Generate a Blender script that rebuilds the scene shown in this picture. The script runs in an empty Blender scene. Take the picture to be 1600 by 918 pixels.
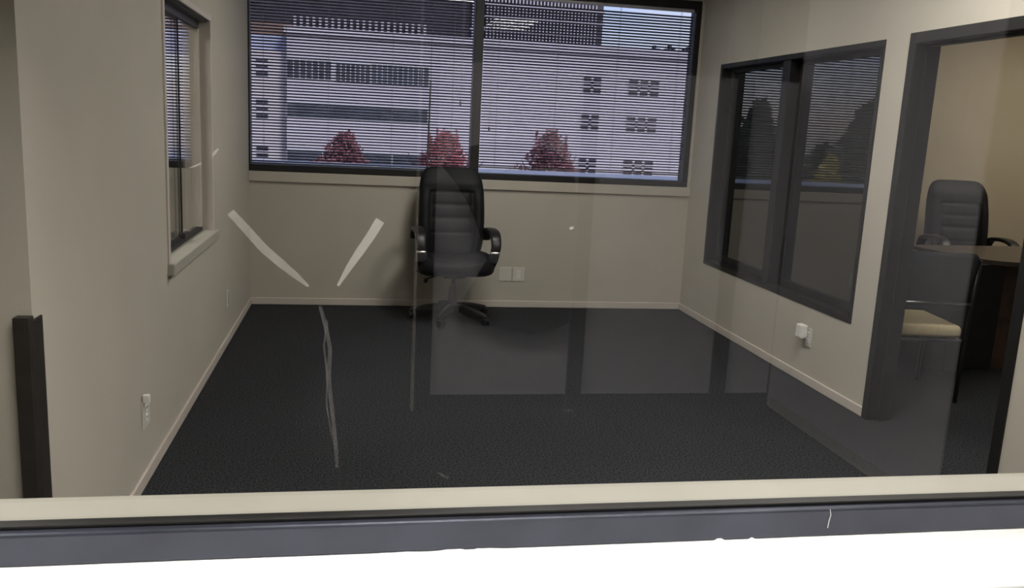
import bpy, bmesh, math, random
from mathutils import Vector, Matrix
random.seed(7)
C = bpy.context.scene
col = C.collection
PI = math.pi

# ------------------------------------------------------------------ materials
def mat(name, base, rough=0.6, metal=0.0, var=0.0, scale=20.0, bump=0.0, bscale=80.0, coat=0.0, spec=0.5):
    m = bpy.data.materials.new(name); m.use_nodes = True
    nt = m.node_tree; b = nt.nodes['Principled BSDF']
    b.inputs['Base Color'].default_value = (*base, 1)
    b.inputs['Roughness'].default_value = rough
    b.inputs['Metallic'].default_value = metal
    b.inputs['Coat Weight'].default_value = coat
    b.inputs['Specular IOR Level'].default_value = spec
    tc = nt.nodes.new('ShaderNodeTexCoord')
    if var:
        n = nt.nodes.new('ShaderNodeTexNoise'); n.inputs['Scale'].default_value = scale; n.inputs['Detail'].default_value = 5
        r = nt.nodes.new('ShaderNodeValToRGB')
        r.color_ramp.elements[0].position = .3; r.color_ramp.elements[1].position = .7
        r.color_ramp.elements[0].color = (*[c*(1-var) for c in base], 1)
        r.color_ramp.elements[1].color = (*[min(1, c*(1+var)) for c in base], 1)
        nt.links.new(tc.outputs['Object'], n.inputs['Vector'])
        nt.links.new(n.outputs['Fac'], r.inputs['Fac']); nt.links.new(r.outputs['Color'], b.inputs['Base Color'])
    if bump:
        n = nt.nodes.new('ShaderNodeTexNoise'); n.inputs['Scale'].default_value = bscale; n.inputs['Detail'].default_value = 3
        bp = nt.nodes.new('ShaderNodeBump'); bp.inputs['Strength'].default_value = bump; bp.inputs['Distance'].default_value = .004
        nt.links.new(tc.outputs['Object'], n.inputs['Vector'])
        nt.links.new(n.outputs['Fac'], bp.inputs['Height']); nt.links.new(bp.outputs['Normal'], b.inputs['Normal'])
    return m

def glass_mat(name, f0=.04, tint=(1, 1, 1)):
    """clear sheet glass: straight-through transparency plus a Fresnel mirror."""
    m = bpy.data.materials.new(name); m.use_nodes = True; nt = m.node_tree
    for n in list(nt.nodes): nt.nodes.remove(n)
    out = nt.nodes.new('ShaderNodeOutputMaterial'); mx = nt.nodes.new('ShaderNodeMixShader')
    tr = nt.nodes.new('ShaderNodeBsdfTransparent'); gl = nt.nodes.new('ShaderNodeBsdfGlossy')
    tr.inputs['Color'].default_value = (*tint, 1); gl.inputs['Roughness'].default_value = 0.0
    gl.inputs['Color'].default_value = (1, 1, 1, 1)
    ge = nt.nodes.new('ShaderNodeNewGeometry'); dot = nt.nodes.new('ShaderNodeVectorMath'); dot.operation = 'DOT_PRODUCT'
    nt.links.new(ge.outputs['Normal'], dot.inputs[0]); nt.links.new(ge.outputs['Incoming'], dot.inputs[1])
    def mth(op, a, b=None):
        n = nt.nodes.new('ShaderNodeMath'); n.operation = op
        for i, v in enumerate((a, b)):
            if v is None: continue
            if isinstance(v, (int, float)): n.inputs[i].default_value = v
            else: nt.links.new(v, n.inputs[i])
        return n.outputs[0]
    c = mth('ABSOLUTE', dot.outputs['Value']); c = mth('SUBTRACT', 1.0, c); c = mth('POWER', c, 5.0)
    c = mth('MULTIPLY', c, 1-f0); c = mth('ADD', c, f0)
    nt.links.new(c, mx.inputs[0]); nt.links.new(tr.outputs[0], mx.inputs[1]); nt.links.new(gl.outputs[0], mx.inputs[2])
    nt.links.new(mx.outputs[0], out.inputs[0])
    return m

def smear_mat(name, alpha, scale=(1, 1, 1)):
    """dried residue on the pane: thin pale film with streaky coverage."""
    m = bpy.data.materials.new(name); m.use_nodes = True; nt = m.node_tree
    b = nt.nodes['Principled BSDF']; b.inputs['Base Color'].default_value = (.86, .84, .8, 1); b.inputs['Roughness'].default_value = .8
    tc = nt.nodes.new('ShaderNodeTexCoord'); mp = nt.nodes.new('ShaderNodeMapping'); mp.inputs['Scale'].default_value = scale
    n = nt.nodes.new('ShaderNodeTexNoise'); n.inputs['Scale'].default_value = 60; n.inputs['Detail'].default_value = 4
    r = nt.nodes.new('ShaderNodeMapRange'); r.inputs[1].default_value = .3; r.inputs[2].default_value = .7
    r.inputs[3].default_value = alpha*.55; r.inputs[4].default_value = alpha
    nt.links.new(tc.outputs['Object'], mp.inputs[0]); nt.links.new(mp.outputs[0], n.inputs['Vector'])
    nt.links.new(n.outputs['Fac'], r.inputs[0]); nt.links.new(r.outputs[0], b.inputs['Alpha'])
    return m

def emis(name, colr, s):
    m = bpy.data.materials.new(name); m.use_nodes = True; nt = m.node_tree
    b = nt.nodes['Principled BSDF']; b.inputs['Base Color'].default_value = (.8, .8, .8, 1)
    b.inputs['Emission Color'].default_value = (*colr, 1); b.inputs['Emission Strength'].default_value = s
    return m

L_ROOM, L_CORR, L_RIGHT, L_LEFT, L_FAR = 27.0, 29.0, 14.0, 22.0, 7.0
M = dict(
    wall=mat('wall_paint', (.485, .455, .385), .85, var=.03, scale=3, bump=.15, bscale=220),
    wallw=mat('wall_paint_warm', (.56, .48, .35), .85, var=.03, scale=3, bump=.15, bscale=220),
    trim=mat('trim_paint', (.58, .53, .47), .5, var=.03, scale=6),
    sill=mat('sill_paint', (.40, .385, .325), .5, var=.04, scale=8),
    ceil=mat('ceiling_tile', (.72, .71, .68), .9, var=.05, scale=60),
    bronze=mat('bronze_frame', (.011, .0105, .010), .5, .0, spec=.3, var=.2, scale=9),
    alu=mat('dark_aluminium', (.056, .060, .082), .36, .5, var=.15, scale=7),
    white=mat('white_board', (.88, .88, .87), .7, var=.02, scale=12),
    plate=mat('plate_plastic', (.62, .60, .54), .4, var=.02),
    plug=mat('white_plastic', (.8, .79, .75), .4, var=.02),
    slot=mat('dark_slot', (.03, .03, .03), .6, var=.1),
    leather=mat('black_leather', (.0055, .006, .0075), .55, spec=.2, var=.3, scale=30, bump=.25, bscale=160),
    plastic=mat('black_plastic', (.011, .011, .012), .42, var=.2, scale=30),
    chrome=mat('brushed_metal', (.72, .71, .70), .3, 1.0, var=.06, scale=40),
    slat=mat('blind_slat', (.085, .08, .105), .55, .0, var=.06, scale=4),  # dark colour stands in for the backlit shade on pale slats
    rail=mat('blind_rail', (.10, .10, .11), .5, .2, var=.06),
    railw=mat('blind_headrail', (.45, .45, .47), .4, .2, var=.04),
    cord=mat('blind_cord', (.25, .25, .27), .8, var=.1),
    wood=mat('espresso_wood', (.075, .042, .028), .4, var=.35, scale=12),
    woodtop=mat('desk_laminate', (.11, .083, .062), .38, var=.15, scale=14),
    darkpanel=mat('black_laminate', (.010, .010, .011), .5, var=.2, scale=20),
    cream=mat('cream_fabric', (.66, .56, .33), .9, var=.08, scale=60, bump=.3, bscale=300),
    mesh=mat('dark_fabric', (.028, .03, .034), .9, var=.2, scale=120),
    post=mat('dark_wood_post', (.020, .015, .012), .5, var=.35, scale=18),
    facade=mat('white_facade', (.57, .55, .595), .85, var=.04, scale=.4),
    facade2=mat('warm_facade', (.60, .565, .575), .85, var=.04, scale=.4),
    pane=mat('facade_glass', (.045, .045, .075), .18, var=.3, scale=.7),
    teal=mat('facade_glass_teal', (.075, .095, .125), .2, var=.3, scale=.5),
    frame_w=mat('facade_frame', (.50, .52, .54), .6, var=.05),
    screen=mat('roof_screen', (.055, .050, .062), .8, var=.25, scale=.6),
    fin=mat('roof_fin', (.42, .41, .44), .7, var=.05),
    bluish=mat('blue_grey_cladding', (.40, .44, .58), .6, var=.1, scale=.5),
    brown=mat('roof_brown', (.21, .14, .11), .8, var=.1, scale=.5),
    bark=mat('bark', (.07, .05, .045), .9, var=.3, scale=6),
    ground=mat('asphalt', (.16, .16, .16), .95, var=.2, scale=.5),
    panelw=mat('corridor_panel', (.68, .68, .73), .7, var=.02, scale=5),
    door=mat('corridor_door_panel', (.016, .014, .013), .5, var=.3, scale=8),
    glass=glass_mat('clear_glass'), smear=smear_mat('dried_smear', .22, (1, 1, 1)), smear1=smear_mat('thin_smear', .13), smear2=smear_mat('faint_smear', .045),
)
def carpet():
    m = mat('charcoal_carpet', (.023, .024, .027), .95, spec=.1)
    nt = m.node_tree; b = nt.nodes['Principled BSDF']; tc = nt.nodes.new('ShaderNodeTexCoord')
    n = nt.nodes.new('ShaderNodeTexNoise'); n.inputs['Scale'].default_value = 115; n.inputs['Detail'].default_value = 3
    n2 = nt.nodes.new('ShaderNodeTexNoise'); n2.inputs['Scale'].default_value = 1.6
    r = nt.nodes.new('ShaderNodeValToRGB'); r.color_ramp.elements[0].position = .32; r.color_ramp.elements[1].position = .72
    r.color_ramp.elements[0].color = (.004, .0042, .005, 1); r.color_ramp.elements[1].color = (.074, .077, .085, 1)
    mx = nt.nodes.new('ShaderNodeMix'); mx.data_type = 'RGBA'; mx.blend_type = 'MULTIPLY'; mx.inputs[0].default_value = .25
    nt.links.new(tc.outputs['Object'], n.inputs['Vector']); nt.links.new(tc.outputs['Object'], n2.inputs['Vector'])
    nt.links.new(n.outputs['Fac'], r.inputs['Fac']); nt.links.new(r.outputs['Color'], mx.inputs[6])
    nt.links.new(n2.outputs['Fac'], mx.inputs[7]); nt.links.new(mx.outputs[2], b.inputs['Base Color'])
    bp = nt.nodes.new('ShaderNodeBump'); bp.inputs['Strength'].default_value = .8; bp.inputs['Distance'].default_value = .01
    nt.links.new(n.outputs['Fac'], bp.inputs['Height']); nt.links.new(bp.outputs['Normal'], b.inputs['Normal'])
    return m
M['carpet'] = carpet()
def leafmat(name, a, b_):
    m = mat(name, a, .7); nt = m.node_tree; b = nt.nodes['Principled BSDF']
    oi = nt.nodes.new('ShaderNodeTexCoord'); n = nt.nodes.new('ShaderNodeTexNoise'); n.inputs['Scale'].default_value = 2.2
    r = nt.nodes.new('ShaderNodeValToRGB'); r.color_ramp.elements[0].position = .35; r.color_ramp.elements[1].position = .65
    r.color_ramp.elements[0].color = (*a, 1); r.color_ramp.elements[1].color = (*b_, 1)
    nt.links.new(oi.outputs['Object'], n.inputs['Vector']); nt.links.new(n.outputs['Fac'], r.inputs['Fac'])
    nt.links.new(r.outputs['Color'], b.inputs['Base Color']); return m
M['red'] = leafmat('red_leaves', (.25, .045, .065), (.44, .13, .13))
M['redd'] = leafmat('dark_red_leaves', (.19, .075, .09), (.33, .14, .15))
M['green'] = leafmat('dark_green_leaves', (.012, .022, .012), (.035, .055, .03))
M['yellow'] = leafmat('yellow_leaves', (.45, .40, .10), (.62, .55, .18))

# ------------------------------------------------------------------ mesh helpers
def link(name, bm, m, parent=None, loc=None, smooth=False):
    me = bpy.data.meshes.new(name); bmesh.ops.recalc_face_normals(bm, faces=bm.faces[:]); bm.to_mesh(me); bm.free()
    if smooth:
        for p in me.polygons: p.use_smooth = True
    o = bpy.data.objects.new(name, me); col.objects.link(o)
    me.materials.append(M[m] if isinstance(m, str) else m)
    if parent: o.parent = parent
    if loc is not None: o.location = loc
    return o
def empty(name, loc=(0, 0, 0), rz=0.0):
    o = bpy.data.objects.new(name, None); o.empty_display_size = .1; col.objects.link(o)
    o.location = loc; o.rotation_euler = (0, 0, rz); return o
def tag(o, label=None, cat=None, group=None, kind=None):
    if label: o['label'] = label
    if cat: o['category'] = cat
    if group: o['group'] = group
    if kind: o['kind'] = kind
    return o
def struct(name, bm, m, label, cat, parent=None, smooth=False):
    o = link(name, bm, m, parent, smooth=smooth)
    if parent is None: tag(o, label, cat, kind='structure')
    return o
def box(bm, a, b, bev=0.0, seg=2, rot=None):
    a = Vector(a); b = Vector(b); c = (a+b)/2; d = b-a
    r = bmesh.ops.create_cube(bm, size=1.0, matrix=Matrix.Translation(c) @ Matrix.Diagonal((abs(d.x), abs(d.y), abs(d.z), 1)))
    vs = r['verts']
    if bev:
        es = list({e for v in vs for e in v.link_edges})
        rr = bmesh.ops.bevel(bm, geom=es, offset=bev, segments=seg, affect='EDGES', profile=.5)
        vs = list({v for f in rr['faces'] for v in f.verts} | {v for v in vs if v.is_valid})
    if rot: bmesh.ops.transform(bm, matrix=rot, verts=vs)
    return vs
def boxes(*bs, bev=0.0):
    bm = bmesh.new()
    for a, b in bs: box(bm, a, b, bev)
    return bm
def tube(bm, pts, r, n=10, cap=True):
    pts = [Vector(p) for p in pts]; rs = r if isinstance(r, (list, tuple)) else [r]*len(pts)
    rings = []; ref = None
    for i, p in enumerate(pts):
        t = (pts[min(i+1, len(pts)-1)]-pts[max(i-1, 0)]).normalized()
        if ref is None:
            ref = Vector((0, 0, 1)) if abs(t.z) < .9 else Vector((1, 0, 0))
        u = t.cross(ref).normalized(); v = u.cross(t).normalized(); ref = v
        rings.append([bm.verts.new(p+rs[i]*(math.cos(2*PI*k/n)*u+math.sin(2*PI*k/n)*v)) for k in range(n)])
    for a, b in zip(rings, rings[1:]):
        for k in range(n): bm.faces.new((a[k], a[(k+1) % n], b[(k+1) % n], b[k]))
    if cap: bm.faces.new(rings[0]); bm.faces.new(rings[-1])
def lathe(bm, prof, n=24, axis='z', loc=(0, 0, 0)):
    rings = []
    for r, z in prof:
        ring = []
        for k in range(n):
            a = 2*PI*k/n; x, y = r*math.cos(a), r*math.sin(a)
            p = (x, y, z) if axis == 'z' else (z, x, y) if axis == 'x' else (x, z, y)
            ring.append(bm.verts.new(Vector(p)+Vector(loc)))
        rings.append(ring)
    for a, b in zip(rings, rings[1:]):
        for k in range(n): bm.faces.new((a[k], a[(k+1) % n], b[(k+1) % n], b[k]))
    bm.faces.new(rings[0]); bm.faces.new(rings[-1])
def sgnpow(v, p): return math.copysign(abs(v)**p, v)
def sweep_x(bm, pts, w, t, n=14, p=.6, x0=0.0):
    """rounded flat bar swept along a path in the y-z plane at x = x0(+ optional third value)."""
    P = [Vector((x0+(q[2] if len(q) > 2 else 0), q[0], q[1])) for q in pts]
    ws = w if isinstance(w, (list, tuple)) else [w]*len(P); ts = t if isinstance(t, (list, tuple)) else [t]*len(P)
    rings = []
    for i, c in enumerate(P):
        tg = (P[min(i+1, len(P)-1)]-P[max(i-1, 0)]); tg.x = 0; tg.normalize()
        nr = Vector((1, 0, 0)).cross(tg).normalized()
        rings.append([bm.verts.new(c+Vector((1, 0, 0))*ws[i]/2*sgnpow(math.cos(2*PI*k/n), p)+nr*ts[i]/2*sgnpow(math.sin(2*PI*k/n), p)) for k in range(n)])
    for a, b in zip(rings, rings[1:]):
        for k in range(n): bm.faces.new((a[k], a[(k+1) % n], b[(k+1) % n], b[k]))
    bm.faces.new(rings[0]); bm.faces.new(rings[-1])
def spline(pts, n=8):
    P = [Vector((*p, 0)[:3]) for p in pts]; P = [2*P[0]-P[1]]+P+[2*P[-1]-P[-2]]; out = []
    for i in range(1, len(P)-2):
        for k in range(n):
            t = k/n; a, b, c, d = P[i-1:i+3]
            out.append(.5*((2*b)+(c-a)*t+(2*a-5*b+4*c-d)*t*t+(3*b-a-3*c+d)*t**3))
    out.append(P[-2]); return [tuple(v) for v in out]
def wall_holes(plane, lo, hi, t0, t1, holes):
    """slab with rectangular openings. plane 'x': u=y, v=z, thickness along x; plane 'y': u=x."""
    us = sorted({lo[0], hi[0], *[h[0] for h in holes], *[h[2] for h in holes]}); vs = sorted({lo[1], hi[1], *[h[1] for h in holes], *[h[3] for h in holes]})
    bm = bmesh.new()
    for u0, u1 in zip(us, us[1:]):
        run = None
        for v0, v1 in zip(vs, vs[1:]):
            cu, cv = (u0+u1)/2, (v0+v1)/2
            if any(h[0] < cu < h[2] and h[1] < cv < h[3] for h in holes): continue
            if plane == 'x': box(bm, (t0, u0, v0), (t1, u1, v1))
            else: box(bm, (u0, t0, v0), (u1, t1, v1))
    bmesh.ops.remove_doubles(bm, verts=bm.verts[:], dist=1e-5)
    # drop interior faces shared by two cells
    seen = {}
    for f in bm.faces: seen.setdefault(tuple(sorted(v.index for v in f.verts)), []).append(f)
    bm.verts.index_update(); seen = {}
    for f in bm.faces: seen.setdefault(tuple(sorted(v.index for v in f.verts)), []).append(f)
    bmesh.ops.delete(bm, geom=[f for fs in seen.values() if len(fs) > 1 for f in fs], context='FACES_ONLY')
    return bm

# ------------------------------------------------------------------ camera
F = 1350.95; YAW, PITCH, ROLL = .1825, -.1894, .0495; H = 1.47
w = Vector((math.sin(YAW)*math.cos(PITCH), math.cos(YAW)*math.cos(PITCH), math.sin(PITCH)))
rt = Vector((math.cos(YAW), -math.sin(YAW), 0)); up = rt.cross(w)
R_ = math.cos(ROLL)*rt+math.sin(ROLL)*up; U_ = -math.sin(ROLL)*rt+math.cos(ROLL)*up
cd = bpy.data.cameras.new('camera'); cam = bpy.data.objects.new('camera', cd); col.objects.link(cam)
cam.matrix_world = Matrix(((R_.x, U_.x, -w.x, 0), (R_.y, U_.y, -w.y, 0), (R_.z, U_.z, -w.z, H), (0, 0, 0, 1)))
cd.sensor_width = 36; cd.lens = F/1600*36; cd.clip_start = .02; cd.clip_end = 600
C.camera = cam
def at_y(px, py, y):     # where a line of sight meets the plane y
    d = w+(px-800)/F*R_+(459-py)/F*U_; t = y/d.y; return Vector((0, 0, H))+t*d

# ------------------------------------------------------------------ room shell
XL, XR, YB = -.821, 2.767, 6.973
XLO, XRO, YBO = XL-.145, XR+.12, YB+.15
CE = 2.75
struct('floor', boxes(((-3.6, -10.2, -.06), (7.3, YBO, 0))), 'carpet', 'charcoal carpet covering the office floor', 'floor')
struct('ceiling', boxes(((-3.6, -10.2, CE), (7.3, YBO, CE+.06))), 'ceil', 'pale ceiling above the office', 'ceiling')
W1 = (XL, 1.05, 2.738, 2.55)
struct('wall_back', wall_holes('y', (-3.6, 0), (7.3, CE), YB, YBO, [W1, (-3.1, 1.05, -1.195, 2.55)]), 'wall', 'beige back wall under the wide window', 'wall')
W2 = (4.03, .80, 5.216, 1.969)
struct('wall_left', wall_holes('x', (2.46, 0), (YB, CE), XL-.108, XL, [W2]), 'wall', 'beige left wall with the narrow inner window', 'wall')
struct('wall_left_near', boxes(((XLO, 1.52, 2.12), (XL, 2.36, CE)), ((XLO, 2.36, 0), (XL, 2.46, CE))), 'wall', 'beige wall above the opening at the near left', 'wall')
W3 = (4.369, .473, 6.536, 2.03); D1 = (3.125, 0, 4.149, 2.04)
struct('wall_right', wall_holes('x', (1.52, 0), (YB, CE), XR, XRO, [W3, D1]), 'wall', 'beige right wall with dark window and doorway', 'wall')
# neighbouring offices
struct('wall_left_office', boxes(((-3.75, 1.4, 0), (-3.6, YBO, CE))), 'wall', 'beige far wall of the office on the left', 'wall')
struct('wall_right_office', boxes(((7.3, 1.4, 0), (7.42, YBO, CE))), 'wallw', 'tan side wall of the office beyond the doorway', 'wall')
struct('wall_right_office_back', boxes(((XRO, YB-.02, 0), (7.3, YB-.001, CE))), 'wallw', 'tan back wall behind the desk beyond the doorway', 'wall')

# baseboards
def bboard(name, a, b, label): struct(name, boxes((a, b), bev=.004), 'trim', label, 'baseboard')
BH, BT = .055, .013
bboard('baseboard_back', (XL, YB-BT, 0), (XR, YB, BH), 'pale baseboard along the back wall')
bboard('baseboard_left', (XL, 2.42, 0), (XL+BT, YB-BT, BH), 'pale baseboard along the left wall')
bboard('baseboard_right', (XR-BT, 4.151, 0), (XR, YB-BT, BH), 'pale baseboard along the right wall')
# window apron and side casing
struct('trim_8', boxes(((-8, YBO+.02, .98), (12, YBO+.95, 1.084))), 'white', 'pale concrete ledge outside the back window', 'ledge')
struct('trim_1', boxes(((XL, YB-.020, .972), (XR-.002, YB, 1.05)), bev=.003), 'wall', 'beige apron board under the back window', 'trim')
struct('trim_2', boxes(((2.739, YB-.012, 1.05), (XR-.001, YB, 2.62)), bev=.003), 'wall', 'beige casing strip right of the back window', 'trim')

# ------------------------------------------------------------------ back window
def back_window(name, x0, x1, mull, label, left_stile=.045):
    z0, z1 = 1.05, 2.55; y0, y1 = YB-.012, YB+.11
    bs = [((x0, y0, z0), (x1, y1, z0+.05)), ((x0, y0, z1-.062), (x1, y1, z1)), ((x0, y0, z0+.05), (x0+left_stile, y1, z1-.062)),
          ((x1-.045, y0, z0+.05), (x1, y1, z1-.062))]
    o = link(name, boxes(*bs, bev=.004), 'bronze'); tag(o, label, 'window', kind='structure')
    edges = [x0+left_stile]
    for m in mull:
        link('mullion', boxes(((m-.035, y0-.004, z0+.05), (m+.035, y1, z1-.062)), bev=.004), 'bronze', o); edges += [m-.035, m+.035]
    edges.append(x1-.045)
    for a, b in zip(edges[::2], edges[1::2]):
        link('pane', boxes(((a, YB+.085, z0+.05), (b, YB+.091, z1-.062))), 'glass', o)
    return o
back_window('window_1', XL, 2.738, [.925], 'wide back window in a dark frame behind blinds', .012)
back_window('window_2', -3.1, -1.195, [], 'neighbouring office window seen through the left inner window')

# blinds
PITCH_S, SW, TILT = .0225, .025, math.radians(25)
def blind(x0, x1, z0, z1, label, group, wand=None, pull=None, ladders=(), y=YB+.03):
    o = empty('venetian_blind', ((x0+x1)/2, y, z1)); tag(o, label, 'window blind', group)
    cx, cz = (x0+x1)/2, z1
    L = lambda p: (p[0]-cx, p[1], p[2]-cz)
    link('headrail', boxes((L((x0, -.014, z1-.024)), L((x1, .014, z1))), bev=.003), 'railw', o)
    bm = bmesh.new(); n = int((z1-.03-z0-.016)/PITCH_S)
    for i in range(n):
        zc = z0+.022+i*PITCH_S
        rows = []
        for side in (0, 1):
            for k in range(5):
                s = -1+k*.5; crown = .0022*(1-s*s)-side*.0004
                yy = s*SW/2*math.cos(TILT)+crown*math.sin(TILT); zz = -s*SW/2*math.sin(TILT)+crown*math.cos(TILT)
                rows.append([bm.verts.new(L((x, yy, zc+zz))) for x in (x0+.002, x1-.002)])
        for k in range(4):
            for bse in (0, 5): bm.faces.new((rows[bse+k][0], rows[bse+k][1], rows[bse+k+1][1], rows[bse+k+1][0]))
        for k in (0, 4): bm.faces.new((rows[k][0], rows[k][1], rows[k+5][1], rows[k+5][0]))
        for e in (0, 1): bm.faces.new([rows[k][e] for k in range(5)]+[rows[k+5][e] for k in range(4, -1, -1)])
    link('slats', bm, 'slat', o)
    link('bottom_rail', boxes((L((x0, -.012, z0)), L((x1, .012, z0+.012))), bev=.003), 'rail', o)
    for lx in ladders:
        bm = bmesh.new()
        for dy in (-.013, .013): tube(bm, [L((lx, dy, z0+.01)), L((lx, dy, z1-.02))], .0011, 6)
        link('ladder_cord', bm, 'cord', o)
    if wand:
        bm = bmesh.new(); tube(bm, [L(wand[0]), L(wand[1])], [.006, .009], 8)
        tube(bm, [L((wand[0][0], -.018, z1-.01)), L((wand[0][0], -.022, z1-.03)), L(wand[0])], .0022, 6)
        link('tilt_wand', bm, 'rail', o)
    if pull:
        bm = bmesh.new(); tube(bm, [L((pull[0], -.017, z1-.012)), L((pull[0]-.004, -.02, pull[1]))], .0013, 6); tube(bm, [L((pull[0]+.012, -.017, z1-.012)), L((pull[0]+.004, -.02, pull[1]))], .0013, 6)
        c = link('pull_cord', bm, 'cord', o)
        bm = bmesh.new(); lathe(bm, [(.002, 0), (.006, -.004), (.008, -.03), (.003, -.034)], 10, loc=L((pull[0], -.02, pull[1])))
        link('tassel', bm, 'rail', c)
    return o
blind(XL+.014, .885, 1.104, 2.486, 'left back window blind lowered all the way to the sill', 'blinds on the back window',
      wand=((.557, -.03, 1.80), (.549, -.032, 1.10)), pull=(.797, 1.66), ladders=(-.713, -.543, -.227, .261, .736))
blind(.966, 2.688, 1.142, 2.486, 'right back window blind stopping short above a bright gap', 'blinds on the back window',
      pull=(1.035, 1.47), ladders=(1.094, 1.573, 2.069, 2.583))
blind(-3.05, -1.242, 1.104, 2.486, 'blind in the neighbouring office seen through the left inner window', None, ladders=(-2.9, -2.3, -1.42))

# ------------------------------------------------------------------ left inner window
o = link('window_3', boxes(((XL-.06, W2[0]-.035, W2[3]), (XL+.008, W2[2]+.035, W2[3]+.03)),
                           ((XL-.06, W2[0]-.035, W2[1]), (XL+.008, W2[0], W2[3])),
                           ((XL-.06, W2[2], W2[1]), (XL+.008, W2[2]+.02, W2[3])), bev=.003), 'trim')
tag(o, 'narrow beige framed inner window in the left wall', 'window', kind='structure')
link('sash_stile', boxes(((XL-.104, W2[2]-.03, .825), (XL-.055, W2[2], W2[3]-.04)), bev=.002), 'wall', o)
link('window_sill', boxes(((XL-.105, W2[0]-.04, .748), (XL+.03, W2[2]+.06, .803)), bev=.006), 'sill', o)
link('head_track', boxes(((XL-.10, W2[0], W2[3]-.045), (XL-.055, W2[2], W2[3]-.004)), ((XL-.10, W2[0], W2[3]-.008), (XL-.012, W2[2], W2[3]))), 'post', o)
link('bottom_track', boxes(((XL-.10, W2[0], .803), (XL-.055, W2[2], .825))), 'bronze', o)
for ya, yb, xx in ((W2[0], 4.74, XL-.092), (4.70, W2[2], XL-.074)):
    p = link('glass_panel', boxes(((xx, ya, .825), (xx+.006, yb, W2[3]-.03))), 'glass', o)
    s = boxes(((xx-.001, yb-.006, .825), (xx+.007, yb, W2[3]-.03))) if yb < 5 else boxes(((xx-.001, ya, .825), (xx+.007, ya+.006, W2[3]-.03)))
    link('edge_strip', s, 'bronze', p)
link('latch', boxes(((XL-.068, 4.68, .826), (XL-.05, 4.76, .855)), bev=.004), 'slot', o)

# ------------------------------------------------------------------ right dark window
y0, z0, y1, z1 = W3; xa, xb = XR-.006, XR+.108
o = link('window_4', boxes(((xa, y0, z0), (xb, y1, z0+.035)), ((xa, y0, z1-.035), (xb, y1, z1)), ((xa, y0, z0+.035), (xb, y0+.035, z1-.035)),
                           ((xa, y1-.035, z0+.035), (xb, y1, z1-.035)), bev=.004), 'bronze')
tag(o, 'dark framed window with black glass in the right wall', 'window', kind='structure')
link('mullion', boxes(((XR+.005, 5.43, z0+.035), (xb, 5.53, z1-.035)), bev=.004), 'bronze', o)
bk = bpy.data.materials.new('black_glass'); bk.use_nodes = True
b = bk.node_tree.nodes['Principled BSDF']; b.inputs['Base Color'].default_value = (.013, .014, .014, 1); b.inputs['Roughness'].default_value = .0; b.inputs['IOR'].default_value = 2.0
for ya, yb in ((y0+.035, 5.43), (5.53, y1-.035)):
    s = link('sash', boxes(((xb-.03, ya, z0+.035), (xb, ya+.04, z1-.035)), ((xb-.03, yb-.04, z0+.035), (xb, yb, z1-.035)),
                           ((xb-.03, ya+.04, z0+.035), (xb, yb-.04, z0+.085)), ((xb-.03, ya+.04, z1-.065), (xb, yb-.04, z1-.035)), bev=.003), 'bronze', o)
    link('dark_pane', boxes(((xb-.016, ya+.04, z0+.085), (xb-.008, yb-.04, z1-.065))), bk, s)

# ------------------------------------------------------------------ doorway
ya, _, yb, zt = D1
o = link('door_1', boxes(((XR-.012, yb-.055, 0), (XRO+.012, yb, zt)), ((XR-.012, ya, 0), (XRO+.012, ya+.055, zt)),
                         ((XR-.012, ya+.055, zt-.055), (XRO+.012, yb-.055, zt)), bev=.003), 'bronze')
tag(o, 'open doorway in a dark frame in the right wall', 'doorway', kind='structure')
link('door_stop', boxes(((XR+.05, yb-.067, 0), (XR+.09, yb-.055, zt-.055)), ((XR+.05, ya+.055, zt-.067), (XR+.09, yb-.067, zt-.055))), 'bronze', o)

# ------------------------------------------------------------------ dark post on the left wall end
bm = boxes(((XL-.036, 2.325, 0), (XL+.004, 2.36, .935)), ((XL, 2.345, 0), (XL+.006, 2.418, .925)), bev=.002)
o = link('corner_guard', bm, 'post'); tag(o, 'half-height dark brown guard on the corner at the near left', 'corner guard')

# ------------------------------------------------------------------ front glazed partition
GY = 1.385; SZ = .80
struct('wall_front', boxes(((XLO, 1.395, 0), (XRO, 1.52, SZ-.02)), ((XLO, 1.34, 2.32), (XRO, 1.52, CE)),
                           ((XRO, 1.36, 0), (7.3, 1.52, CE)), ((-3.6, 1.36, 0), (XLO, 1.52, CE))), 'wall', 'low beige wall under the front glass', 'wall')
struct('trim_3', boxes(((XLO, 1.40, SZ-.02), (XRO, 1.526, SZ)), bev=.003), 'sill', 'cream sill board inside the front glass', 'sill')
o = link('window_5', boxes(((XLO, 1.358, .757), (XRO, 1.40, .812)),
                           ((XLO, 1.36, 2.25), (XRO, 1.40, 2.32)), ((XLO, 1.36, .822), (XLO+.05, 1.40, 2.25)), ((XRO-.05, 1.36, .822), (XRO, 1.40, 2.25)), bev=.005), 'alu')
tag(o, 'large front glass in a dark metal rail', 'window', kind='structure')
link('shaded_stop', boxes(((XLO+.05, 1.374, .812), (XRO-.05, 1.399, .8185)), bev=.002), 'bronze', o)  # near-black stop strip; shadow of the rail groove is put into its colour
link('pane', boxes(((XLO+.05, GY, .815), (XRO-.05, GY+.006, 2.25))), 'glass', o)
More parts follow.
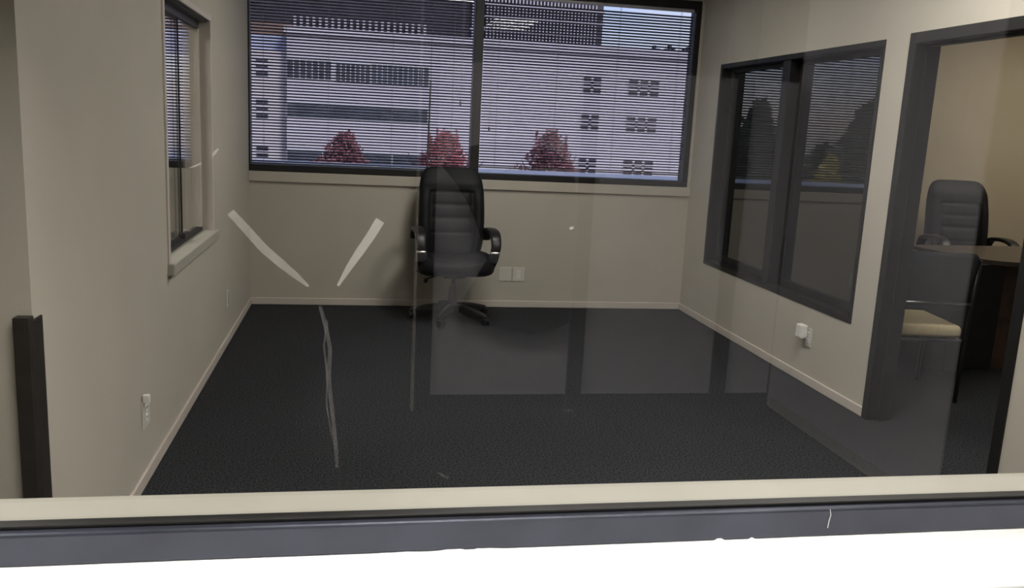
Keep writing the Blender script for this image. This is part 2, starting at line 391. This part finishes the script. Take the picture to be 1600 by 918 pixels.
def film(name, pts, widths, m):
    """thin film of residue on the corridor face of the pane, along a path (x, z)."""
    bm = bmesh.new(); P = [Vector((p[0], 0, p[1])) for p in pts]; a = []; 
    for i, p in enumerate(P):
        t = (P[min(i+1, len(P)-1)]-P[max(i-1, 0)]).normalized(); n = Vector((-t.z, 0, t.x)); ww = widths[i]/2
        a.append([bm.verts.new(Vector((q.x, yy, q.z))) for yy in (GY-.0004, GY-.0012) for q in (p-n*ww, p+n*ww)])
    for A, B in zip(a, a[1:]):
        for i, j in ((0, 1), (1, 3), (3, 2), (2, 0)): bm.faces.new((A[i], A[j], B[j], B[i]))
    for A in (a[0], a[-1]): bm.faces.new((A[0], A[1], A[3], A[2]))
    return link(name, bm, m, o)
def pix(pts): return [(v.x, v.z) for v in (at_y(px, py, GY) for px, py in pts)]
film('smear', pix([(360, 331), (385, 358), (412, 388), (440, 412), (462, 430), (482, 447)]), [.012, .013, .014, .013, .010, .004], 'smear1')
film('smear', pix([(594, 344), (578, 370), (560, 396), (545, 418), (528, 446)]), [.015, .014, .013, .010, .004], 'smear')
film('drip_mark', pix([(500, 478), (508, 505), (516, 545), (513, 590), (519, 640), (524, 690), (527, 730)]), [.005, .007, .006, .008, .006, .007, .005], 'smear2')
film('drip_mark', pix([(512, 500), (506, 540), (512, 590), (510, 630), (518, 680)]), [.003, .003, .003, .003, .002], 'smear2')
film('spot', pix([(890, 357), (896, 355)]), [.004, .005], 'smear')
film('spot', pix([(880, 640), (896, 641)]), [.002, .002], 'smear2')
film('spot', pix([(684, 738), (700, 746)]), [.003, .005], 'smear2')

film('spot', pix([(331, 245), (336, 238), (341, 232)]), [.003, .005, .003], 'smear1')
film('spot', pix([(296, 262), (306, 259), (316, 254)]), [.002, .003, .003], 'smear1')
bm = bmesh.new(); tube(bm, [(v.x, 1.3575, v.z) for v in (at_y(px, py, 1.358) for px, py in ((1297, 795), (1298, 804), (1295, 814), (1293, 824)))], .0006, 6); link('scratch', bm, 'white', o)
# white ledge on the corridor side, with ragged caulk at the rail
bm = boxes(((XLO, 1.163, .712), (XRO, 1.40, .7572)), bev=.004)
o = link('white_ledge', bm, 'white'); tag(o, 'bright white ledge outside the glass at the bottom edge', 'ledge', kind='structure')
bm = bmesh.new(); n = 520; rows = []
for i in range(n+1):
    x = XLO+(XRO-XLO)*i/n
    h = .7565+.0012*random.random()**3*(3 if random.random() < .10 else .6)
    if .05 < x < .30: h += .0028*abs(math.sin(x*47))*abs(math.sin(x*19+1))
    if abs(x-.655) < .006 or abs(x-.715) < .005: h += .004
    rows.append([bm.verts.new((x, 1.3535, .7568)), bm.verts.new((x, 1.3572, h+.0012)), bm.verts.new((x, 1.3584, h+.0012)), bm.verts.new((x, 1.3586, .7568))])
for A, B in zip(rows, rows[1:]):
    for k in range(4): bm.faces.new((A[k], A[(k+1) % 4], B[(k+1) % 4], B[k]))
bm.faces.new(rows[0]); bm.faces.new(rows[-1])
link('caulk_bead', bm, 'white', o)

# ------------------------------------------------------------------ corridor opposite (what the glass mirrors)
struct('wall_corridor', boxes(((.352, -1.72, .07), (2.30, -1.60, 1.78)), ((-3.6, -1.72, 2.1), (.35, -1.6, CE)), ((.35, -1.72, 2.4), (2.3, -1.6, CE)),
                              ((2.31, -1.6, 0), (2.43, -.28, CE))), 'panelw', 'pale corridor wall opposite the glass', 'wall')
struct('baseboard_corridor', boxes(((.352, -1.71, 0), (2.30, -1.61, .07))), 'bronze', 'dark base under the corridor panels', 'baseboard')
for i, px_ in enumerate((.352, 1.165, 1.99)):
    struct('trim_%d' % (4+i), boxes(((px_-.038, -1.73, 0), (px_+.038, -1.55, 2.4)), bev=.004), 'bronze', 'dark post in the corridor wall opposite the glass', 'post')
o = link('door_2', boxes(((-3.6, -1.68, 0), (.33, -1.62, 2.1)), bev=.003), 'door'); tag(o, 'dark door stretched far left of the corridor panels', 'door', kind='structure')  # stretched past the doorway so the left of the glass mirrors no light
o = link('dark_panel_right', boxes(((2.43, -1.68, 0), (7.3, -1.62, CE)), bev=.003), 'door'); tag(o, 'dark panel added right of the corridor panels', 'door', kind='structure')  # added near-black panel, keeps reflections off the right of the glass
struct('trim_7', boxes(((.292, -1.615, 0), (.306, -1.545, 2.1)), bev=.002), 'trim', 'thin pale door edge beside the corridor post', 'trim')
struct('baseboard_corridor_side', boxes(((2.298, -1.55, 0), (2.31, -.28, .06)), bev=.003), 'trim', 'pale baseboard along the corridor side wall', 'baseboard')
struct('wall_far_room', boxes(((-3.6, -10.2, 0), (7.3, -10.08, CE)), ((-3.75, -10.2, 0), (-3.6, 1.4, CE)), ((7.3, -10.2, 0), (7.42, 1.4, CE))), 'panelw', 'pale outer walls of the corridor and far room', 'wall')

def coat():  # added dark shape, outlined to block reflections over the chair and floor
    pts = [(690, 258), (706, 268), (717, 286), (719, 299), (729, 313), (743, 345), (752, 375), (758, 396), (764, 425), (758, 455), (738, 476), (716, 486), (730, 496), (760, 507), (800, 519), (830, 523), (862, 518), (890, 504),
           (897, 450), (901, 380), (903, 310), (896, 262), (868, 236), (820, 222), (770, 220), (730, 230), (704, 244)]
    yv = 2*GY+1.47
    P = [at_y(px, py, yv) for px, py in pts]; c = sum(P, Vector())/len(P); bm = bmesh.new(); rings = []
    for sc, d in ((.35, .055), (.75, .045), (.95, .025), (1, 0), (.95, -.025), (.75, -.045), (.35, -.055)):
        rings.append([bm.verts.new(((p.x-c.x)*sc, d, (p.z-c.z)*sc)) for p in P])
    for A, B_ in zip(rings, rings[1:]):
        for k in range(len(P)): bm.faces.new((A[k], A[(k+1) % len(P)], B_[(k+1) % len(P)], B_[k]))
    bm.faces.new(rings[0]); bm.faces.new(rings[-1])
    o = link('reflection_blocker', bm, 'darkpanel', None, (c.x, 2*GY-yv, c.z), smooth=True)
    tag(o, 'added dark shape before the corridor panel, mirrored in the glass', 'coat')
coat()

def troffer(x, y, wx, wy, s, colr, label):
    t = empty('ceiling_light', (x, y, CE)); tag(t, label, 'ceiling light', 'ceiling lights')
    h = .022
    link('frame', boxes(((-wx/2, -wy/2, -h), (wx/2, -wy/2+.03, 0)), ((-wx/2, wy/2-.03, -h), (wx/2, wy/2, 0)),
                        ((-wx/2, -wy/2+.03, -h), (-wx/2+.03, wy/2-.03, 0)), ((wx/2-.03, -wy/2+.03, -h), (wx/2, wy/2-.03, 0))), 'white', t)
    link('diffuser', boxes(((-wx/2+.03, -wy/2+.03, -h*.7), (wx/2-.03, wy/2-.03, -.002))), emis('diffuser_glow', colr, s), t)
WARM = (1, .955, .89)
troffer(1.85, 3.0, .6, 1.2, L_ROOM, WARM, 'ceiling light over the front of the empty office')
troffer(1.0, 5.3, .6, 1.2, L_ROOM*.62, WARM, 'added ceiling light brightening the back of the empty office')  # extra unseen lamp, added to lift the back wall and corner
for x in (-1.9, .35, 4.3): troffer(x, .75, 1.2, .6, L_CORR, WARM, 'ceiling light over the corridor')
troffer(5.7, 5.3, .6, 1.2, L_RIGHT, (1, .93, .80), 'ceiling light over the office beyond the doorway')
troffer(-2.3, 4.2, .6, 1.2, L_LEFT, WARM, 'ceiling light over the office on the left')
troffer(1.0, -2.9, 1.2, .6, L_CORR, WARM, 'ceiling light beyond the corridor')

# ------------------------------------------------------------------ wall plates
def outlet(name, loc, rz, label, cat, kind='duplex', wdt=.072, hgt=.117):
    t = empty(name, loc, rz); tag(t, label, cat)      # local: plate faces -y
    link('cover_plate', boxes(((-wdt/2, -.006, -hgt/2), (wdt/2, 0, hgt/2)), bev=.0025), 'plate', t)
    if kind == 'duplex':
        for s in (-1, 1):
            bm = boxes(((-.016, -.009, s*.02-.014), (.016, -.005, s*.02+.014)), bev=.004); r = link('receptacle', bm, 'plug', t)
            link('slots', boxes(((-.008, -.0098, s*.02-.004), (-.005, -.0088, s*.02+.006)), ((.005, -.0098, s*.02-.004), (.008, -.0088, s*.02+.006))), 'slot', r)
    elif kind == 'blank':
        for s in (-1, 1):
            bm = bmesh.new(); lathe(bm, [(.003, -.0075), (.003, -.005)], 10, 'y', (0, 0, s*.042)); link('screw', bm, 'chrome', t)
    elif kind == 'slit':
        link('insert', boxes(((-.017, -.0085, -.034), (.017, -.005, .034)), bev=.002), 'plug', t)
        link('dark_slit', boxes(((-.004, -.0095, -.036), (.004, -.0083, .036))), 'slot', t)
    return t
outlet('wall_plate', (1.220, YB, .279), 0, 'blank wall plate beside the outlet behind the chair', 'wall plate', 'blank', .10)
outlet('wall_outlet', (1.333, YB, .279), 0, 'pale duplex outlet on the back wall right of the chair', 'outlet', 'duplex', .10)
outlet('wall_outlet', (XL, 5.725, .297), -PI/2-PI, 'narrow outlet on the left wall near the back corner', 'outlet', 'slit')
t = outlet('wall_outlet', (XL, 3.50, .285), PI/2, 'outlet with a small white tab near the front of the left wall', 'outlet', 'duplex', .12, .12)
link('white_tab', boxes(((-.052, -.03, .052), (-.03, -.004, .085)), bev=.003), 'plug', t)
t = outlet('wall_outlet', (XR, 4.80, .289), -PI/2, 'outlet under the dark window with a white adapter plugged in', 'outlet', 'duplex')
t2 = link('plug_adapter', boxes(((-.058, -.055, -.022), (.012, -.0085, .062)), bev=.008), 'plug'); t2.location = (XR, 4.82, .300); t2.rotation_euler = (0, 0, -PI/2)
tag(t2, 'white plug adapter in the outlet under the dark window', 'adapter')

# ------------------------------------------------------------------ office chair
def cushion(L, W, T, yc, wid, detail, nl=56, nw=72, capn=(9, 3.2), pw=.32, topcap=None):
    """closed upholstered slab along z; front faces -y."""
    bm = bmesh.new(); rings = []
    for i in range(nl+1):
        t = .5-.5*math.cos(PI*i/nl); q = abs(2*t-1)
        ew = (1-q**capn[0])**(1/capn[0]) if q < 1 else 0; et = (1-q**capn[1])**(1/capn[1]) if q < 1 else 0
        ew = max(ew, .03); et = max(et, .03)
        ring = []
        for k in range(nw):
            a = 2*PI*k/nw; x = sgnpow(math.cos(a), pw*1.2); y = sgnpow(math.sin(a), pw*1.9)
            yy = y*T(t)/2*et
            if y < -.02: yy += detail(x, t)*min(1, et*1.1)*min(1, -y*1.5)
            ring.append(bm.verts.new((x*W/2*wid(t)*ew, yc(t)+yy, t*L)))
        rings.append(ring)
    for a, b in zip(rings, rings[1:]):
        for k in range(nw): bm.faces.new((a[k], a[(k+1) % nw], b[(k+1) % nw], b[k]))
    bm.faces.new(rings[0]); bm.faces.new(rings[-1])
    return bm
def gs(v, c, s): return math.exp(-((v-c)/s)**2)
def exec_chair(loc, rz, label, lift=0.0):
    T_ = Matrix.Translation((0, 0, lift))
    t = empty('office_chair', loc, rz); tag(t, label, 'office chair')
    # five-star base
    bm = bmesh.new(); lathe(bm, [(.030, .055), (.045, .06), (.048, .10), (.036, .125), (.030, .13)], 20)
    for k in range(5):
        a = math.radians(-90+36+72*k+10); d = Vector((math.cos(a), math.sin(a), 0)); n = Vector((-d.y, d.x, 0)); rings = []
        for s, hw, zt_, zb in ((.02, .034, .125, .060), (.10, .030, .122, .068), (.2, .024, .108, .070), (.29, .019, .088, .064), (.325, .013, .078, .062)):
            c = d*s
            rings.append([bm.verts.new(c+n*hw+Vector((0, 0, zb))), bm.verts.new(c+n*hw*.9+Vector((0, 0, zt_-.012))), bm.verts.new(c+n*hw*.5+Vector((0, 0, zt_))),
                          bm.verts.new(c-n*hw*.5+Vector((0, 0, zt_))), bm.verts.new(c-n*hw*.9+Vector((0, 0, zt_-.012))), bm.verts.new(c-n*hw+Vector((0, 0, zb)))])
        for A, B in zip(rings, rings[1:]):
            for q in range(6): bm.faces.new((A[q], A[(q+1) % 6], B[(q+1) % 6], B[q]))
        bm.faces.new(rings[0]); bm.faces.new(rings[-1])
    link('star_base', bm, 'plastic', t, smooth=False); n0 = len(t.children)
    for k in range(5):
        a = math.radians(-90+36+72*k+10); d = Vector((math.cos(a), math.sin(a), 0))*.305; sw = random.uniform(0, 2*PI)
        ax = Vector((math.cos(sw), math.sin(sw), 0)); bm = bmesh.new()
        tube(bm, [d+Vector((0, 0, .045)), d+Vector((0, 0, .07))], .008, 10)
        off = Vector((-ax.y, ax.x, 0))*.012
        for s in (-1, 1):
            c = d+off+Vector((0, 0, .027))+ax*s*.014
            tube(bm, [c-ax*.010, c-ax*.008, c+ax*.008, c+ax*.010], [.022, .0268, .0268, .022], 18)
        tube(bm, [d+off+Vector((0, 0, .03))-ax*.008, d+off+Vector((0, 0, .03))+ax*.008], .019, 14)
        link('caster', bm, 'plastic', t)
    bm = bmesh.new(); lathe(bm, [(.036, .12), (.033, .20), (.027, .27), (.027, .275), (.019, .276), (.019, .37+lift)], 20)
    link('gas_column', bm, 'plastic', t, smooth=False)
    bm = boxes(((-.09, -.11, .335), (.09, .13, .385)), bev=.012); box(bm, (-.20, -.16, .372), (.20, .17, .392), .005)
    g = link('tilt_mechanism', bm, 'plastic', t, (0, 0, lift))
    bm = bmesh.new(); tube(bm, [(-.08, -.03, .35), (-.17, -.05, .335), (-.215, -.06, .318)], .006, 8); tube(bm, [(-.21, -.06, .325), (-.215, -.062, .31), (-.222, -.063, .293)], [.013, .017, .012], 12)
    link('lever', bm, 'plastic', g, smooth=True)
    # seat
    def sd(x, u):   # u: 0 front .. 1 back ; negative = raised
        ax = abs(x); e = 0
        e += .022*gs(ax, 0, .55)*gs(u, .55, .35)               # hollow
        e += .010*gs(ax, .62, .035)*(1 if u > .12 else 0)      # side seam
        e += .008*gs(u, .17, .02)*(ax < .62)                   # front seam
        e += .006*gs(u, .62, .02)*(ax < .62)
        e -= .016*gs(ax, .82, .14)
        e += .030*max(0, .22-u)**1.2*3
        return e
    bm = cushion(.53, .585, lambda u: .18-.03*u, lambda u: 0.0, lambda u: .92+.10*math.sin(PI*min(1, u*1.1)), sd, capn=(5, 2.6))
    bmesh.ops.transform(bm, matrix=Matrix.Translation((0, -.28, .437)) @ Matrix(((1, 0, 0, 0), (0, 0, 1, 0), (0, -1, 0, 0), (0, 0, 0, 1))), verts=bm.verts[:])
    link('seat', bm, 'leather', t, (0, 0, lift), smooth=True)
    # back
    def bd(x, u):
        ax = abs(x); e = 0; inner = 1 if ax < .60 else 0
        for c, s in ((.30, .011), (.455, .011), (.60, .011), (.735, .012)): e += .016*gs(u, c, s)*(1/(1+math.exp((ax-.60)*40)))
        e += .018*gs(ax, .62, .04)*(1 if u < .74 else .0)
        e -= .020*gs(ax, .84, .15)*(u < .78)*min(1, (.78-u)*8)
        e -= .022*gs(u, .84, .09)*(1-.2*ax*ax)                # headrest roll
        e -= .010*gs(u, .30, .14)
        for c in (.375, .53, .665): e -= .006*gs(u, c, .06)*inner
        return e
    wid = lambda u: .90+.13*math.sin(PI*min(1, .15+u*.75))-.05*max(0, u-.75)*4*.6
    bm = cushion(.71, .505, lambda u: .125-.02*u, lambda u: .02+.10*u-.035*math.sin(PI*u), wid, bd, nl=84, nw=84, capn=(7, 3))
    bmesh.ops.transform(bm, matrix=Matrix.Translation((0, .185, .44)), verts=bm.verts[:])
    link('backrest', bm, 'leather', t, (0, 0, lift), smooth=True)
    bm = bmesh.new(); sweep_x(bm, spline([(.06, .375), (.18, .372), (.285, .40), (.315, .50), (.335, .62)], 6), .09, .014)
    link('back_bracket', bm, 'plastic', t, (0, 0, lift), smooth=True)
    for s in (-1, 1):
        path = spline([(.215, .60), (.16, .672), (.02, .694), (-.12, .690), (-.205, .655), (-.235, .59), (-.215, .51), (-.15, .435), (-.06, .392), (.06, .385)], 6)
        path = [(p[0], p[1], -s*.028*min(1, max(0, (.60-p[1])*5))) for p in path]
        n = len(path); ws = [.070+.016*math.exp(-((i/n-.30)/.22)**2) for i in range(n)]
        bm = bmesh.new(); sweep_x(bm, path, ws, .034, x0=s*.28)
        a = link('armrest', bm, 'plastic', t, (0, 0, lift), smooth=True)
        seg = [p for p in path if .475 < p[1] < .565 and p[0] < -.1]
        bm = bmesh.new(); sweep_x(bm, seg, .076, .042, x0=s*.28)
        link('metal_band', bm, 'chrome', a, smooth=True)
        link('arm_mount', boxes(((s*.28-.03 if s > 0 else -.28-.012, -.07, .375), (s*.28+.012 if s > 0 else -.28+.03, .09, .41)), bev=.006), 'plastic', a)
    return t
exec_chair((.735, 6.50, 0), math.radians(2), 'black leather office chair standing alone before the back window')
exec_chair((4.94, 6.30, 0), math.radians(-10), 'black leather office chair behind the desk beyond the doorway', .07)

# ------------------------------------------------------------------ desk beyond the doorway
t = empty('office_desk', (4.0, 5.02, 0), math.radians(4)); tag(t, 'dark brown desk beyond the doorway', 'desk')
bm = bmesh.new()
out = [(.03, .82), (.08, .40)]+[(.02+.22*k/8-.0, .40-.44*math.sin(PI/2*k/8)) for k in range(1, 9)]
out = [(.10, .78), (.10, .36), (.115, .20), (.15, .07), (.21, -.02), (.32, -.07), (.55, -.10), (.95, -.12), (1.35, -.10), (1.70, -.05), (1.70, .78)]
top = [bm.verts.new((x, y, .76)) for x, y in out]; bot = [bm.verts.new((x, y, .732)) for x, y in out]
bm.faces.new(top); bm.faces.new(bot[::-1])
for k in range(len(out)): bm.faces.new((top[k], top[(k+1) % len(out)], bot[(k+1) % len(out)], bot[k]))
bmesh.ops.bevel(bm, geom=[e for e in bm.edges if abs(e.verts[0].co.z-e.verts[1].co.z) < .001 and e.verts[0].co.z > .75], offset=.004, segments=2, affect='EDGES')
link('desk_top', bm, 'woodtop', t)
link('side_panel', boxes(((1.60, .02, 0), (1.64, .74, .732)), bev=.002), 'wood', t)
link('modesty_panel', boxes(((.30, .05, 0), (1.60, .075, .732)), bev=.002), 'wood', t)
p = link('pedestal', boxes(((-.09, .03, .0), (.295, .62, .731)), bev=.004), 'darkpanel', t)
link('drawer', boxes(((-.075, .62, .50), (.28, .634, .715)), ((-.075, .62, .05), (.28, .634, .48)), bev=.003), 'darkpanel', p)

# guest chair with its back to the doorway
t = empty('guest_chair', (3.29, 4.66, 0), math.radians(-10)); tag(t, 'guest chair with cream seat and dark back just inside the doorway', 'chair')
bm = bmesh.new()
bmv = box(bm, (-.25, -.24, .385), (.25, .25, .462), .03, 4)
link('seat', bm, 'cream', t, smooth=True)
bm = bmesh.new(); nx, nz = 16, 12; fr = []
for side in (0, 1):
    g = []
    for i in range(nz+1):
        v = i/nz; row = []
        for j in range(nx+1):
            u = -1+2*j/nx; rr = (1-abs(u)**8)**(1/8) if abs(u) < 1 else 0
            zc = .555+.345*v; z_ = .7275+(zc-.7275)*(.80+.20*rr)
            row.append(bm.verts.new((u*.245, -.255-.07*v-.025*(1-u*u)+(.035 if side else 0), z_)))
        g.append(row)
    fr.append(g)
    for i in range(nz):
        for j in range(nx): bm.faces.new((g[i][j], g[i][j+1], g[i+1][j+1], g[i+1][j]))
A, B = fr
for j in range(nx):
    for i in (0, nz): bm.faces.new((A[i][j], A[i][j+1], B[i][j+1], B[i][j]))
for i in range(nz):
    for j in (0, nx): bm.faces.new((A[i][j], A[i+1][j], B[i+1][j], B[i][j]))
link('backrest', bm, 'mesh', t, smooth=True)
bm = bmesh.new(); tube(bm, [(-.25, -.272, .60), (0, -.298, .605), (.25, -.272, .60)], .007, 8); link('back_bar', bm, 'chrome', t, smooth=True)
bm = bmesh.new(); tube(bm, [(-.25, -.25, .372), (.25, -.25, .372), (.25, .24, .372), (-.25, .24, .372), (-.25, -.25, .372)], .011, 8); link('seat_frame', bm, 'plastic', t, smooth=True)
for sx in (-1, 1):
    bm = bmesh.new(); tube(bm, [(sx*.262, -.24, 0), (sx*.262, -.25, .37), (sx*.262, -.262, .56), (sx*.255, -.30, .86)], .012, 10); link('leg', bm, 'plastic', t, smooth=True)
    bm = bmesh.new(); tube(bm, [(sx*.262, .25, 0), (sx*.262, .235, .37)], .012, 10); link('leg', bm, 'plastic', t, smooth=True)

# ------------------------------------------------------------------ outside
GZ = -9.0
bm = boxes(((-160, YBO+1, GZ-.3), (160, 260, GZ))); struct('ground', bm, 'ground', 'grey pavement outside below the window', 'ground')
B = 90.0
t = empty('office_block', (12, B, GZ)); tag(t, 'white office block across the street with dark roof storey', 'building')
def lb(a, b): return (Vector(a)-Vector((12, B, GZ)), Vector(b)-Vector((12, B, GZ)))
ZP = 10.0
link('main_wall', boxes(lb((-7.0, B, GZ), (60, B+18, ZP))), 'facade', t)
link('parapet', boxes(lb((-7.2, B-.35, ZP-.55), (60, B+18, ZP+.15))), 'facade', t)
link('side_wing', boxes(lb((-11.0, B+1.2, GZ), (-7.0, B+18, 7.75))), 'facade2', t)
link('roof_storey', boxes(lb((-24, B+3.2, ZP-2), (25.6, B+17, 24))), 'screen', t)
bm = bmesh.new()
for k in range(36):
    x = 11.5+k*.375; box(bm, lb((x, B+2.7, ZP+.15), (x+.14, B+3.2, 24))[0], lb((x, B+2.7, ZP+.15), (x+.14, B+3.2, 24))[1])
for k in range(22):
    x = -6.5+k*.62; a, b_ = lb((x, B+2.7, ZP+.15), (x+.26, B+3.2, 11.4)); box(bm, a, b_)
for z in (11.3, 12.6, 13.9, 15.2, 16.5): 
    a, b_ = lb((11.3, B+2.65, z), (25.6, B+2.75, z+.16)); box(bm, a, b_)
link('roof_fins', bm, 'fin', t)
link('blue_band', boxes(lb((-24, B+2.4, 7.0), (-7.05, B+3.25, 9.4))), 'bluish', t)
link('roof_band', boxes(lb((-24, B+2.5, 9.4), (-6.6, B+3.3, 10.6))), 'brown', t)
def strip(x0, x1, z0, z1, glassm, nm):
    f = link('strip_window', boxes(lb((x0, B-.06, z0-.12), (x1, B+.05, z0)), lb((x0, B-.06, z1), (x1, B+.05, z1+.12)), lb((x0-.12, B-.06, z0), (x0, B+.05, z1)), lb((x1, B-.06, z0), (x1+.12, B+.05, z1))), 'frame_w', t)
    link('pane', boxes(lb((x0, B-.03, z0), (x1, B+.02, z1))), glassm, f)
    for k in range(1, nm):
        x = x0+(x1-x0)*k/nm; link('mullion', boxes(lb((x-.05, B-.08, z0), (x+.05, B-.02, z1))), 'frame_w', f)
strip(-6.9, -2.7, 5.25, 7.0, 'pane', 7); strip(-2.2, 1.1, 5.2, 6.95, 'pane', 7); strip(1.3, 6.95, 5.2, 7.0, 'teal', 11)
strip(-6.9, 6.95, 1.5, 2.9, 'teal', 1); strip(-6.9, 6.95, -4.2, -1.75, 'teal', 4)
def grid(x0, x1, z0, z1, nx, nz, y=B):
    f = link('grid_window', boxes(lb((x0-.08, y-.05, z0-.08), (x1+.08, y+.04, z0)), lb((x0-.08, y-.05, z1), (x1+.08, y+.04, z1+.08)), lb((x0-.08, y-.05, z0), (x0, y+.04, z1)), lb((x1, y-.05, z0), (x1+.08, y+.04, z1))), 'frame_w', t)
    link('pane', boxes(lb((x0, y-.03, z0), (x1, y+.02, z1))), 'pane', f)
    bm = bmesh.new()
    for k in range(1, nx):
        x = x0+(x1-x0)*k/nx; a, b_ = lb((x-.13, y-.09, z0), (x+.13, y-.02, z1)); box(bm, a, b_)
    for k in range(1, nz):
        z = z0+(z1-z0)*k/nz; a, b_ = lb((x0, y-.09, z-.13), (x1, y-.02, z+.13)); box(bm, a, b_)
    link('muntin', bm, 'facade', f)
for x0, x1, nx in ((23.05, 24.95, 2), (28.0, 31.3, 3)):
    for z0, z1 in ((5.45, 7.0), (1.7, 3.2), (-2.9, -1.35)): grid(x0, x1, z0, z1, nx, 3)
for z0, z1 in ((5.3, 7.0), (1.2, 3.0), (-3.4, -1.5)): grid(-10.0, -8.85, z0, z1, 1, 3, B+1.2)
bm = bmesh.new()
for k in range(14):
    x = 31+k*.42+random.random()*.2; a, b_ = lb((x, B+2, ZP+.1), (x+.3, B+2.6, ZP+.5+random.random()*.5)); box(bm, a, b_)
link('roof_plant', bm, 'screen', t)

def tree(name, x, y, zb, rx, h, m, label, group, n=1500, leaf=.22, spikes=0, seed=1):
    rd = random.Random(seed); t = empty(name, (x, y, GZ)); tag(t, label, 'tree', group)
    bm = bmesh.new(); tz = zb-GZ
    tube(bm, [(0, 0, 0), (.05, 0, tz*.6), (0, .05, tz+h*.35)], [.22, .17, .10], 10)
    for k in range(9):
        a = 2*PI*k/9; tube(bm, [(0, 0, tz*.75+.1*k), (.4*rx*math.cos(a), .4*rx*math.sin(a), tz+h*.2), (.75*rx*math.cos(a), .75*rx*math.sin(a), tz+h*(.3+.3*rd.random()))], [.09, .06, .02], 6)
    tr_ = link('trunk', bm, 'bark', t)
    bm = bmesh.new(); ph = [rd.uniform(0, 2*PI) for _ in range(4)]
    tips = [(rd.uniform(-.3, .3)*rx, rd.uniform(-.3, .3)*rx, rd.uniform(.8, 1.0)) for _ in range(spikes)]
    for i in range(n):
        a = rd.uniform(0, 2*PI)
        if tips and rd.random() < .10:
            cx_, cy_, hh = rd.choice(tips); u = rd.uniform(.35, 1)*hh; r = rx*.22*(1.05-u/hh)*rd.random()
            p = Vector((cx_+r*math.cos(a), cy_+r*math.sin(a), tz+h*u))
        else:
            u = rd.random()**1.5*.86; lump = .78+.13*math.sin(3*a+ph[0]+5*u)+.12*math.sin(5*a+ph[1]-9*u)+.08*math.sin(9*u*3+ph[2])
            r = rx*(1-u/.9)**.75*lump*rd.random()**.45
            p = Vector((r*math.cos(a), r*math.sin(a), tz+h*u+rd.gauss(0, .06)*h*.4))
        s = leaf*rd.uniform(.6, 1.3)
        e1 = Vector((rd.gauss(0, 1), rd.gauss(0, 1), rd.gauss(0, 1))).normalized(); e2 = e1.orthogonal().normalized()
        bm.faces.new([bm.verts.new(p+e1*s), bm.verts.new(p+e2*s*.5), bm.verts.new(p-e1*s*.6), bm.verts.new(p-e2*s*.5)])
    link('foliage', bm, m, t); return t
G = 'red trees outside the window'
tree('red_tree', -.70, 50, -2.6, 3.0, 3.8, 'redd', 'dull red tree leftmost outside the back window', G, 4200, .15, seed=3, spikes=4)
tree('red_tree', 5.45, 55.5, -2.85, 3.4, 4.4, 'red', 'bright red tree behind the chair and window post', G, 4800, .15, seed=5, spikes=4)
tree('red_tree', 11.1, 50, -2.8, 3.4, 4.7, 'redd', 'red tree with tall tips in the right window half', G, 4600, .15, seed=8, spikes=5)
for i, (x, y, zb, rx, h) in enumerate(((-14.2, 46, -7, 3.7, 11.6), (-16.2, 38.5, -6.5, 3.2, 8.4), (-21.1, 56, -7, 4.0, 12.0), (-32.5, 61, -7, 5.5, 13.0))):
    tree('green_tree', x, y, zb, rx, h, 'green', 'dark green tree mirrored in the black glass of the right window', 'trees mirrored in the dark window', 4500, .75, seed=20+i)
tree('yellow_shrub', -12.2, 31, -1.0, 1.1, 2.2, 'yellow', 'yellow shrub mirrored in the black glass of the right window', None, 900, .25, seed=40)

# ------------------------------------------------------------------ daylight
wd = bpy.data.worlds.new('sky'); C.world = wd; wd.use_nodes = True; nt = wd.node_tree
sk = nt.nodes.new('ShaderNodeTexSky'); sk.sky_type = 'NISHITA'; sk.sun_disc = False; sk.sun_elevation = math.radians(38); sk.sun_rotation = math.radians(160)
sk.air_density = 1.2; sk.dust_density = 1.2; sk.ozone_density = 3.0; sk.altitude = 100
bg = nt.nodes['Background']; bg.inputs['Strength'].default_value = .155
tcw = nt.nodes.new('ShaderNodeTexCoord'); nz_ = nt.nodes.new('ShaderNodeTexNoise'); nz_.inputs['Scale'].default_value = 3.5; nz_.inputs['Detail'].default_value = 6
cr = nt.nodes.new('ShaderNodeMapRange'); cr.inputs[1].default_value = .50; cr.inputs[2].default_value = .78; cr.inputs[3].default_value = 0; cr.inputs[4].default_value = .75
ti = nt.nodes.new('ShaderNodeMix'); ti.data_type = 'RGBA'; ti.blend_type = 'MULTIPLY'; ti.inputs[0].default_value = 1; ti.inputs[7].default_value = (.95, .86, 1.12, 1)
cl = nt.nodes.new('ShaderNodeMix'); cl.data_type = 'RGBA'; cl.inputs[7].default_value = (6.2, 6.2, 6.9, 1)
nt.links.new(tcw.outputs['Generated'], nz_.inputs['Vector']); nt.links.new(nz_.outputs['Fac'], cr.inputs[0]); nt.links.new(sk.outputs[0], ti.inputs[6])
nt.links.new(ti.outputs[2], cl.inputs[6]); nt.links.new(cr.outputs[0], cl.inputs[0]); nt.links.new(cl.outputs[2], bg.inputs['Color'])
sd_ = bpy.data.lights.new('sun', 'SUN'); sd_.energy = 2.3; sd_.angle = math.radians(12); sd_.color = (1, .98, .97)
so = bpy.data.objects.new('sun', sd_); col.objects.link(so); so.rotation_euler = (math.radians(48), 0, math.radians(28))

C.view_settings.view_transform = 'Standard'; C.view_settings.look = 'None'; C.view_settings.gamma = 1.0; C.view_settings.use_curve_mapping = False
C.view_settings.exposure = 0.0
C.cycles.use_denoising = True
C.cycles.max_bounces = 10; C.cycles.transparent_max_bounces = 24; C.cycles.diffuse_bounces = 5; C.cycles.glossy_bounces = 5
C.cycles.sample_clamp_indirect = 6.0; C.cycles.caustics_reflective = False; C.cycles.caustics_refractive = False
